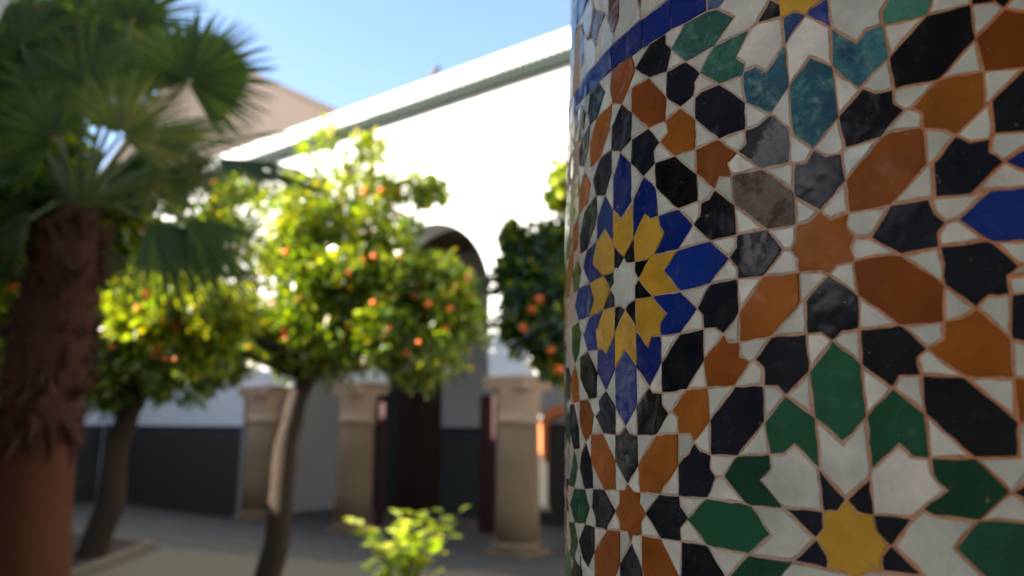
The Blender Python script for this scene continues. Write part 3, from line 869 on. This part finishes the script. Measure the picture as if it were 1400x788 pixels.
PV = [tuple(float(q) / 1e4 for q in p.split(',')) for p in VERTS.split()]
PT = []
for ln in TILES.split('\n'):
    if ln.strip(): PT.append((ln[0], [PV[int(q)] for q in ln[1:].split()]))
def area(p): return .5 * sum(p[i][0]*p[(i+1) % len(p)][1] - p[i][1]*p[(i+1) % len(p)][0] for i in range(len(p)))
def cen(p): return (sum(q[0] for q in p)/len(p), sum(q[1] for q in p)/len(p))
def inset(p, d):
    n = len(p); out = []
    for i in range(n):
        a, q, c = Vector(p[i-1]), Vector(p[i]), Vector(p[(i+1) % n])
        e1, e2 = (q - a), (c - q)
        if e1.length < 1e-7 or e2.length < 1e-7: out.append(tuple(q)); continue
        e1.normalize(); e2.normalize(); n1, n2 = Vector((-e1.y, e1.x)), Vector((-e2.y, e2.x))
        m = n1 + n2
        if m.length < 1e-4: out.append(tuple(q)); continue
        m.normalize(); k = d / max(m.dot(n1), .45); out.append((q.x + m.x*k, q.y + m.y*k))
    return out
def rough_edge(p, rng, amp=.0014, step=.018):
    out = []
    for i in range(len(p)):
        a, c = p[i], p[(i+1) % len(p)]; l = math.hypot(c[0]-a[0], c[1]-a[1])
        out.append((a[0] + rng.uniform(-amp, amp)*.6, a[1] + rng.uniform(-amp, amp)*.6)); m = min(5, int(l / step))
        for k in range(1, m + 1):
            f = k / (m + 1); out.append((a[0] + (c[0]-a[0])*f + rng.uniform(-amp, amp), a[1] + (c[1]-a[1])*f + rng.uniform(-amp, amp)))
    return out
def tile_geo(p, c, rng, simple=False, lift=.0):
    gg_ = .62 + .48 * max(0, min(1, (cen(p)[0] + .75) / .45)); gap = (.0028 if c in 'Ww' else .0013) * gg_ * rng.uniform(.85, 1.15)
    if not simple: p = rough_edge(p, rng)
    q = inset(p, gap)
    if area(q) < 5e-5: return None
    cx, cz = cen(q); N = (nrm(cx) - Vector((0, 0, (rz(cz + .03) - rz(cz - .03)) / .06))).normalized(); tilt = 0.0 if simple else .00022 / max(.012, math.sqrt(area(p)) * COL_R)
    N2 = (N + Vector((N.y, -N.x, 0)) * rng.gauss(0, tilt) + Vector((0, 0, rng.gauss(0, tilt)))).normalized()
    P0 = onc(cx, cz, lift)
    # flat tile facet: push every corner along its own radius onto the tile's plane
    sag = 0
    def flat(th, z, dh):
        r = nrm(th); zc = CAM_H + z*COL_R
        k = ((P0 + N*dh - Vector((0, 0, zc))).dot(N2)) / r.dot(N2)
        v = r * k; v.z = zc; return v
    sag = sum((flat(a, z, 0) - onc(a, z, 0)).dot(N) for a, z in q) / len(q)
    dh = .0004 - min(sag * .45, .00028)
    bev = .0011 if not simple else 0
    top = inset(q, bev) if bev else q
    n = len(q); vs = [flat(a, z, dh) for a, z in top]; fs = [tuple(range(n))]
    if bev:
        vs += [flat(a, z, dh - .00022) for a, z in q]; fs += [(i+n, (i+1) % n + n, (i+1) % n, i) for i in range(n)]
    m = len(vs) - n; vs += [v - nrm(q[i][0]) * .002 for i, v in enumerate(vs[m:m+n])]
    fs += [(i+m+n, (i+1) % n + m+n, (i+1) % n + m, i+m) for i in range(n)]
    return vs, fs
ORD = sorted(PT, key=lambda t: -area(t[1])); rng = random.Random(11)
LBL = {'T': 'turquoise tile with a rough glittering glaze', 'S': 'half navy tile worn to a silvery glaze', 'R': 'brown tile with a rough glittering worn patch', 'C': 'pale blue worn tile'}
rest = {}; k = 0
for c, p in ORD:
    gg = tile_geo(p, c, rng)
    if gg is None: continue
    if k < 298:
        o = link('tile', mesh('tile', *gg), MT[c], col); k += 1
        if c in LBL: o['label'] = LBL[c]
    else:
        rest.setdefault(c, MB()).add(*gg)
# the same pattern carried on around and down the shaft: mirrored about its own axes of symmetry
X1, X0, Z0, Z1 = -.1835, -.6105, -.147, .272
fund = [(c, p) for c, p in PT if X0 - .004 <= cen(p)[0] <= X1 + .004 and Z0 - .004 <= cen(p)[1] <= Z1 + .004]
cell = []; seen = {}
def put(store, seen, c, p):
    x, z = cen(p)
    for dx in (-1, 0, 1):
        for dz_ in (-1, 0, 1):
            for (X, Z) in seen.get((int(x/.02)+dx, int(z/.02)+dz_), ()):
                if abs(X-x) < .008 and abs(Z-z) < .008: return
    seen.setdefault((int(x/.02), int(z/.02)), []).append((x, z)); store.append((c, p))
mx = lambda p, a: [(2*a - x, z) for x, z in reversed(p)]
mz = lambda p, a: [(x, 2*a - z) for x, z in reversed(p)]
for c, p in fund:
    for q in (p, mx(p, X0)):
        put(cell, seen, c, q); put(cell, seen, c, mz(q, Z1))
PX, PZ = 2*(X1-X0), 2*(Z1-Z0)
def inpoly(x, z, p):
    r = False
    for i in range(len(p)):
        (ax, az), (bx, bz) = p[i], p[(i+1) % len(p)]
        if (az > z) != (bz > z) and x < (bx-ax)*(z-az)/(bz-az) + ax: r = not r
    return r
big = []; seen2 = {}
for i in range(-4, 4):
    for j in range(-7, 2):
        for c, p in cell:
            q = [(x + i*PX, z + j*PZ) for x, z in p]; x, z = cen(q)
            if x < -.18 - pi - .02 or x > -.18 + pi or z < -5.2 or max(r[1] for r in q) > .735: continue
            if -.93 < x < .1 and z > -.21:
                continue
            if -1.0 < x < .2 and z > -.3 and (any(inpoly(x, z, t[1]) for t in PT) or any(inpoly(a, b_, t[1]) for t in PT for a, b_ in inset(q, .013))): continue
            put(big, seen2, c, q)
for c, p in big:
    gg = tile_geo(p, c, rng, True, -.00035)
    if gg: rest.setdefault(c, MB()).add(*gg)
# cobalt border rings continued round the shaft
def ring(z0, z1, x0, x1, c='B', step=.115):
    x = x0
    while x < x1 - .01:
        gg = tile_geo([(x, z0), (x + step*.98, z0), (x + step*.98, z1), (x, z1)], c, rng, True, -.0002); x += step
        if gg: rest.setdefault(c, MB()).add(*gg)
ring(.730, .795, -.30, -.18 + pi); ring(.730, .795, -.18 - pi, -.89)
ring(.97, 1.05, -.80, -.18 + pi); ring(.97, 1.05, -.18 - pi, -.96); ring(1.06, 1.32, -.18-pi, -.18+pi, 'W', .2)
for x in range(60):
    a = -.93 - .1*x
    if a < -3.3: break
    for (z0, z1) in ((.80, .88), (.883, .966)):
        gg = tile_geo([(a-.098, z0), (a-.002, z0), (a-.002, z1), (a-.098, z1)], 'W', rng, True, -.0002)
        if gg: rest.setdefault('W', MB()).add(*gg)
jb = bpy.data.meshes.new('tile'); vs, fs, mi, keys = [], [], [], list(rest)
for ki, c in enumerate(keys):
    k0 = len(vs); vs += rest[c].v; fs += [tuple(i + k0 for i in f) for f in rest[c].f]; mi += [ki] * len(rest[c].f)
jb.from_pydata([tuple(v) for v in vs], [], fs)
for c in keys: jb.materials.append(MT[c])
jb.polygons.foreach_set('material_index', mi); jb.update()
o = link('tile', jb, None, col); o['kind'] = 'stuff'

# ------------------------------------------------------------------ citrus trees
def leaf_cloud(pts, size, rng, per=1):
    """many small folded leaves; pts = (position, outward, scale)"""
    b = MB()
    for p, out_, s in pts:
        d = (out_ * .8 + Vector((rng.gauss(0, .7), rng.gauss(0, .7), rng.gauss(0, .6) - .25))).normalized()
        u = d.cross(Vector((rng.gauss(0, 1), rng.gauss(0, 1), rng.gauss(0, 1)))).normalized(); nn = d.cross(u)
        l = size * s * rng.uniform(.75, 1.25); wd = l * .24; f = wd * .35
        b.add([p, p + d*l*.45 + u*wd + nn*f, p + d*l, p + d*l*.45 - u*wd + nn*f, p + d*l*.5], [(0, 4, 1), (1, 4, 2), (0, 3, 4), (4, 3, 2)])
    return b
fruit_me = None
def fruit_mesh():
    bm = bmesh.new(); bmesh.ops.create_icosphere(bm, subdivisions=2, radius=.033); me = bpy.data.meshes.new('orange')
    for v in bm.verts: v.co.z *= .94
    bm.to_mesh(me); bm.free(); me.materials.append(M_fruit)
    for p in me.polygons: p.use_smooth = True
    return me
fruit_me = fruit_mesh()
def citrus(name_label, base, trunk, clumps, n_leaf, leaf_sz, fruits, seed, mats=(None, None), extra=(), group='orange trees of the courtyard', trad=.075, ymix=.35):
    """trunk: polyline of world points; clumps: (centre, radius vector, density, sunlit yellow share)"""
    rng = random.Random(seed)
    t = thing('orange_tree', name_label, 'tree', base, 0, group)
    B = Vector(base)
    b = MB(); pts = [Vector(p) - B for p in trunk]
    fine = []
    for i in range(len(pts) - 1):
        for k in range(4): fine.append(pts[i].lerp(pts[i+1], k/4) + Vector((rng.gauss(0, .006), rng.gauss(0, .006), 0)))
    fine.append(pts[-1]); m = len(fine) - 1
    b.tube(fine, [trad * (1.25 if k == 0 else 1) * (1 - .4*k/m) for k in range(m + 1)], 12, True, .08)
    b.out('trunk', M_bark, t, True)
    top = pts[-1]; tot = sum(d for _, _, d, _ in clumps); gp, yp, fp = [], [], []
    for ci, (c, r, d, y) in enumerate(clumps):
        c = Vector(c) - B
        st = top.lerp(pts[-2], rng.uniform(0, .5)); mid = (st + c) / 2 + Vector((rng.gauss(0, .08), rng.gauss(0, .08), .08))
        b = MB(); b.tube([st, mid, c], [trad*.5, trad*.3, trad*.12], 8); b.out('limb', M_bark, t, True)
        nsub = max(6, int(26 * d / tot * len(clumps)))
        subs = []
        for _ in range(nsub):
            v = Vector((rng.gauss(0, 1), rng.gauss(0, 1), rng.gauss(0, 1))).normalized() * (rng.random() ** .4)
            subs.append(Vector((c.x + v.x*r[0], c.y + v.y*r[1], c.z + v.z*r[2])))
        nl = int(n_leaf * d / tot)
        for _ in range(nl):
            sc = rng.choice(subs); rr = .30 * min(r) + .05
            v = Vector((rng.gauss(0, 1), rng.gauss(0, 1), rng.gauss(0, 1))).normalized() * rr * (rng.random() ** .5)
            p = sc + v; o_ = (p - c).normalized() * .6 + v.normalized() * .4
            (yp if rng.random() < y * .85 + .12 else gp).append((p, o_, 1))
        for _ in range(int(round(fruits * d / tot))):
            v = Vector((rng.gauss(0, 1), rng.gauss(0, 1), rng.gauss(0, .8) - .2)).normalized() * rng.uniform(.8, 1.02)
            if rng.random() < .7: v.y = -abs(v.y)
            fp.append(Vector((c.x + v.x*r[0], c.y + v.y*r[1], c.z + v.z*r[2])))
    cr_ = leaf_cloud(gp, leaf_sz, rng).out('crown', mats[0] or M_leaf, t); cr_['kind'] = 'stuff'
    if yp:
        cr_ = leaf_cloud(yp, leaf_sz, rng).out('crown', mats[1] or M_leaf_lit, t); cr_['kind'] = 'stuff'
    fp += [Vector(p) - B for p in extra]
    for p in fp:
        o = link('orange', fruit_me, None, t, p); s = rng.uniform(.85, 1.15); o.scale = (s, s, s)
    return t
def gd(px, Y): p = pix(px, 600, Y); return Vector((p.x, Y, 0))
def cl(px, py, Y, rx, ry, d=1.0, y=.3, depth=None):
    s = Y / FPX; return (pix(px, py, Y), (rx*s, (depth or rx*.9)*s, ry*s), d, y)
Y1 = 7.3
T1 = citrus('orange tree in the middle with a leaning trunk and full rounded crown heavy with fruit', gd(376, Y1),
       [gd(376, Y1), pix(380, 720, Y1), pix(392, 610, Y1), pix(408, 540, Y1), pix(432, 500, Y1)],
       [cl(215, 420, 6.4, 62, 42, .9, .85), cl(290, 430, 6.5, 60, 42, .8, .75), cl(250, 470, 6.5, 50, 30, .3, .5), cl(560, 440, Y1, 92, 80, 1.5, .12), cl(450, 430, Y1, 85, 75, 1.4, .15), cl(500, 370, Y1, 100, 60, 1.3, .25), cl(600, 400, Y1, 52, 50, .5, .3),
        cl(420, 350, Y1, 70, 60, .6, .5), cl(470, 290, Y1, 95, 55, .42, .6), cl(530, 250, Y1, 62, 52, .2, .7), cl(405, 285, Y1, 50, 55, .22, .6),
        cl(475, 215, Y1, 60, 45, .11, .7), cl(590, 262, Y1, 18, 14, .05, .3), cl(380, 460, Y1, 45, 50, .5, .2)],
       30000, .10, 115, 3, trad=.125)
Y2 = 8.8
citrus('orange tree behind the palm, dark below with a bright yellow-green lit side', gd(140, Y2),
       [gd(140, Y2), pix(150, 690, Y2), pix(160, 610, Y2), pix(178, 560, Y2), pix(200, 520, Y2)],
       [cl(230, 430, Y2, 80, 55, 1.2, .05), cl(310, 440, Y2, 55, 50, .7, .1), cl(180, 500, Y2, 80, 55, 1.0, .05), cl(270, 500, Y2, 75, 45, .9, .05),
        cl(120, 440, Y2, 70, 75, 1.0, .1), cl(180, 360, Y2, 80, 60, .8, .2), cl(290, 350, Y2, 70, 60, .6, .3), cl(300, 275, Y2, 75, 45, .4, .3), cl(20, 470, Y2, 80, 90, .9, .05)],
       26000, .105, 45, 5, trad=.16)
Y3 = 5.0
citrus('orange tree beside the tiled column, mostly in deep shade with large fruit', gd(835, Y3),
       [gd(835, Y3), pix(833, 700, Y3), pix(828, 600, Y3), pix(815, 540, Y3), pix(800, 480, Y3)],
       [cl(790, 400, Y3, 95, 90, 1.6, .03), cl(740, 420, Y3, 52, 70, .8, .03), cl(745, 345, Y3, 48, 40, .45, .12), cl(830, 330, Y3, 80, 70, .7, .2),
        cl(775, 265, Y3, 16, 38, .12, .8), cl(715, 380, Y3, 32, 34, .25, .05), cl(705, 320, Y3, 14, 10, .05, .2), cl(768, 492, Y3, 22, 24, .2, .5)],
       15000, .085, 7, 8, extra=[pix(x, y, Y3 - d) for x, y, d in ((738, 410, .42), (716, 449, .35), (752, 478, .35), (728, 424, .34), (764, 505, .3))], mats=(M_leafd, M_leaf_lit))
Y4 = 4.95
T4 = citrus('orange tree at the far left, its high crown showing above the palm', gd(-60, Y4),
       [gd(-60, Y4), pix(-55, 600, Y4), pix(-40, 400, Y4), pix(-20, 280, Y4)],
       [cl(20, 110, Y4, 110, 90, 1.2, .35), cl(110, 40, Y4, 70, 60, .7, .4), cl(-60, 160, Y4, 90, 100, .8, .2), cl(10, 420, Y4, 60, 60, .6, .1), cl(40, 200, Y4, 70, 60, .5, .4), cl(0, 270, Y4, 70, 60, .9, .2), cl(40, 330, Y4, 60, 50, .7, .1), cl(150, 300, Y4, 60, 50, .5, .25), cl(180, 60, Y4, 40, 50, .3, .4)],
       22000, .10, 40, 12, trad=.1)

def copy_tree(root, loc, label):
    r = root.copy(); COLL.objects.link(r); r.location = loc; r['label'] = label
    for ch in list(root.children):
        c = ch.copy(); COLL.objects.link(c); c.parent = r
    return r
copy_tree(T1, (-4.6, 2.5, 0), 'unseen orange tree added left of the palm to darken tile reflections')  # both copies added as dark foliage for the column to mirror
copy_tree(T1, (-7.6, 3.9, 0), 'second unseen orange tree, added further left to darken tile reflections')
# young sprouting citrus at the bottom
def shrub():
    rng = random.Random(4); Y = 6.8; base = gd(560, Y)
    t = thing('shrub', 'small sprouting citrus shrub with bright yellow-green leaves in front of the arcade', 'shrub', base)
    stems = [(482, 716), (510, 790), (628, 700), (540, 715), (492, 718), (520, 745), (548, 700), (575, 705), (598, 745), (620, 725), (560, 760), (530, 790), (590, 790), (550, 735), (605, 700), (500, 775), (570, 745), (555, 775)]
    for k, (px, py) in enumerate(stems):
        tip = pix(px, py, Y + rng.uniform(-.2, .2)) - base; mid = Vector((tip.x*.35, tip.y*.5, tip.z*.55))
        b = MB(); b.tube([(tip.x*.05, 0, 0), mid, tip], [.009, .007, .003], 6); b.out('stem', M_petiole, t)
        b = MB(); n = rng.randint(7, 10)
        for q in range(n):
            f = .45 + .55*q/(n-1); p = mid.lerp(tip, (f - .45)/.55); a = q*2.4 + rng.random()
            d = Vector((cos(a), sin(a)*.7, rng.uniform(.0, .7))).normalized(); u = d.cross(Vector((0, 0, 1))).normalized(); nn = u.cross(d)
            l = rng.uniform(.11, .18); wd = l*.38
            b.add([p, p + d*l*.3 + u*wd*.8 + nn*.008, p + d*l*.7 + u*wd*.75 + nn*.006, p + d*l - nn*.01, p + d*l*.7 - u*wd*.75 + nn*.006, p + d*l*.3 - u*wd*.8 + nn*.008, p + d*l*.5 - nn*.004],
                  [(0,6,1),(1,6,2),(2,6,3),(0,5,6),(5,4,6),(4,3,6)])
        o = b.out('foliage', M_shoot if k % 4 else M_leaf_lit, t)
shrub()

# ------------------------------------------------------------------ fan palm
def make_palm():
    Y = 4.2; base = Vector((pix(28, 760, Y).x, Y, 0)); rng = random.Random(21)
    t = thing('fan_palm', 'stout fan palm at the left with a shaggy dark trunk, smooth orange-brown below', 'palm', base)
    zj = pix(50, 578, Y).z; W = lambda px, py: pix(px, py, Y) - base
    b = MB(); b.tube([Vector((0,0,0)), W(38, 788), W(44, 700), W(50, 640), W(54, 560)], [.23, .195, .185, .18, .172], 24, True, .02); b.out('trunk', M_palmbase, t, True)
    b = MB(); b.tube([W(53, 590), W(56, 560), W(60, 520), W(70, 450), W(85, 380), W(100, 320), W(108, 285)], [.182, .20, .21, .20, .18, .15, .09], 18, True, .06); b.out('trunk', M_palmbark, t, True)
    boots = MB()
    for k in range(330):           # old leaf bases and fibre clothing the upper trunk
        f = rng.random(); c = [W(53, 590), W(62, 510), W(72, 440), W(88, 370), W(102, 310)]
        i = min(3, int(f*4)); p = c[i].lerp(c[i+1], f*4 - i); a = rng.uniform(0, 2*pi); r = .175 * (1 - .3*f)
        o = Vector((cos(a), sin(a), 0)); q = p + o*r; l = rng.uniform(.08, .20); dn = (o*rng.uniform(.3, .9) + Vector((0, 0, rng.choice([1, 1, -1])*rng.uniform(.3, 1)))).normalized(); u = Vector((-o.y, o.x, 0))
        wd = rng.uniform(.015, .045); boots.add([q - u*wd, q + u*wd, q + dn*l + u*wd*.3, q + dn*l - u*wd*.3, q + o*.02 + dn*l*.4], [(0,1,4),(1,2,4),(2,3,4),(3,0,4)])
    for k in range(110):          # ragged skirt of fibre hanging over the smooth lower trunk
        a = rng.uniform(0, 2*pi); o = Vector((cos(a), sin(a), 0)); q = W(54, 582) + o*rng.uniform(.17, .20) + Vector((0, 0, rng.uniform(-.04, .08)))
        l = rng.uniform(.08, .22); dn = (Vector((0, 0, -1)) + o*rng.uniform(-.1, .25)).normalized(); u = Vector((-o.y, o.x, 0)); wd = rng.uniform(.008, .03)
        boots.add([q - u*wd, q + u*wd, q + dn*l + u*wd*.2, q + dn*l - u*wd*.2, q + o*.015 + dn*l*.4], [(0,1,4),(1,2,4),(2,3,4),(3,0,4)])
    boots.out('leaf_bases', M_palmbark, t)['kind'] = 'stuff'
    heart = W(106, 285)
    def frond(hub, axis, nrm_, rad, spread=115, n=34, mat=M_palm, droop=.12, name='frond', fuse=.42):
        hub = Vector(hub); X = Vector(axis).normalized(); N = Vector(nrm_); N = (N - X*N.dot(X)).normalized(); Yv = N.cross(X)
        b = MB(); ds = R_(2*spread/n)
        for k in range(n):
            a = R_(-spread) + ds*(k + .5); l = rad * (1 - .22*abs(a/R_(spread))**2) * rng.uniform(.93, 1.05)
            d = X*cos(a) + Yv*sin(a); s = Yv*cos(a) - X*sin(a); lift = .02*rad
            rr = [.04*l, fuse*l, (.45*fuse+.5)*l, .87*l, l]; ww = [.02*l, fuse*l*math.tan(ds/2)*1.02, .68*l*math.tan(ds/2)*.58, .86*l*math.tan(ds/2)*.34, .001]
            jit = rng.gauss(0, .02)
            vs = []
            for q in range(5):
                z = -N * droop * rad * (rr[q]/l)**2.3 + Vector((0, 0, -1)) * rad * .06 * (rr[q]/l)**3
                c = hub + d*rr[q] + s*jit*rr[q]*(q > 1) + z
                vs += [c - s*ww[q], c + N*ww[q]*.55, c + s*ww[q]]
            fs = []
            for q in range(4): fs += [(3*q, 3*q+1, 3*q+4, 3*q+3), (3*q+1, 3*q+2, 3*q+5, 3*q+4)]
            b.add(vs, fs)
        fr = b.out(name, mat, t)
        m = (heart + hub)/2 + Vector((0, 0, .06)); b = MB()
        b.tube([heart + (hub - heart)*.02, m, hub], [.020, .014, .009], 7); b.out('petiole', M_petiole, fr)
        return fr
    def fp(hx, hy, tx, ty, dY, N, rad_px, **k):      # hub and tip given by where they stand in view
        h = pix(hx, hy, Y + dY) - base; tp = pix(tx, ty, Y + dY + k.pop('tip', 0)) - base
        return frond(h, tp - h, N, rad_px * Y / FPX, **k)
    V = Vector
    fp(258, 112, 312, 12, -.2, V((.1, -1, .1)), 128, spread=128, n=46, fuse=.62)                 # the big dark fan against the sky
    fp(300, 218, 430, 222, .1, V((.05, -.42, .9)), 135, spread=95, tip=.25, fuse=.6)               # edge-on, right
    fp(205, 305, 330, 375, -.35, V((.35, -.6, .75)), 165, spread=60, droop=.22, fuse=.6)           # drooping right
    fp(215, 195, 330, 175, .35, V((.1, -.7, .6)), 150, spread=100, mat=M_palm_lit)           # paler, behind
    fp(60, 245, -60, 235, .1, V((0, -.3, 1)), 130, spread=85)                            # left, edge-on
    fp(40, 300, -60, 360, -.2, V((-.3, -.7, .5)), 120, spread=80, droop=.2)
    fp(118, 115, 125, 10, .1, V((.1, -1, -.1)), 125, spread=110)
    fp(60, 135, -30, 50, .2, V((-.1, -1, .2)), 120, spread=110)
    fp(190, 90, 210, -20, .45, V((0, -1, .1)), 120, spread=100, mat=M_palm_lit)
    fp(165, 185, 215, 120, -.25, V((.3, -.7, -.4)), 105, spread=100, mat=M_palm_lit)
    fp(75, 190, 10, 150, -.3, V((-.4, -.7, .3)), 105, spread=100)
    fp(320, 190, 420, 165, .5, V((0, -.4, .9)), 100, spread=60, mat=M_palm_lit)
    fp(170, 255, 260, 262, .6, V((.2, -.5, .8)), 130, spread=90)
    fp(110, 150, 60, 60, .6, V((0, -1, 0)), 120, spread=100, mat=M_palm_lit)
    fp(140, 340, 190, 430, .35, V((.3, -.6, .6)), 95, spread=60, droop=.3)
    fp(330, 232, 440, 246, -.1, V((.1, -.45, .9)), 115, spread=80, tip=.2, fuse=.55)
    fp(255, 300, 400, 370, -.3, V((.3, -.6, .7)), 150, spread=50, droop=.2)
    fp(30, 60, -20, -40, .3, V((0, -1, .1)), 130, spread=110)
    fp(180, 30, 230, -60, .2, V((.1, -1, .1)), 125, spread=110)
    fp(20, 160, -60, 120, .4, V((-.1, -1, .2)), 120, spread=110)
    fp(150, 130, 170, 40, .75, V((0, -1, .2)), 120, spread=115, mat=M_palm_lit)
    fp(235, 225, 330, 290, .3, V((.2, -.7, .6)), 115, spread=90, mat=M_palm_lit)
    fp(40, 270, -50, 290, .4, V((-.2, -.8, .5)), 110, spread=90, droop=.25)
    for k in range(6):
        a = k*.7 + .3; fp(106 + 70*cos(a), 215 + 55*sin(a)*.6, 106 + 170*cos(a), 190 + 120*sin(a)*.6, .7 + .2*sin(k), V((rng.gauss(0,.3), -.8, .6)), 105, spread=100, n=26, mat=M_palm_lit if k % 2 else M_palm)
make_palm()
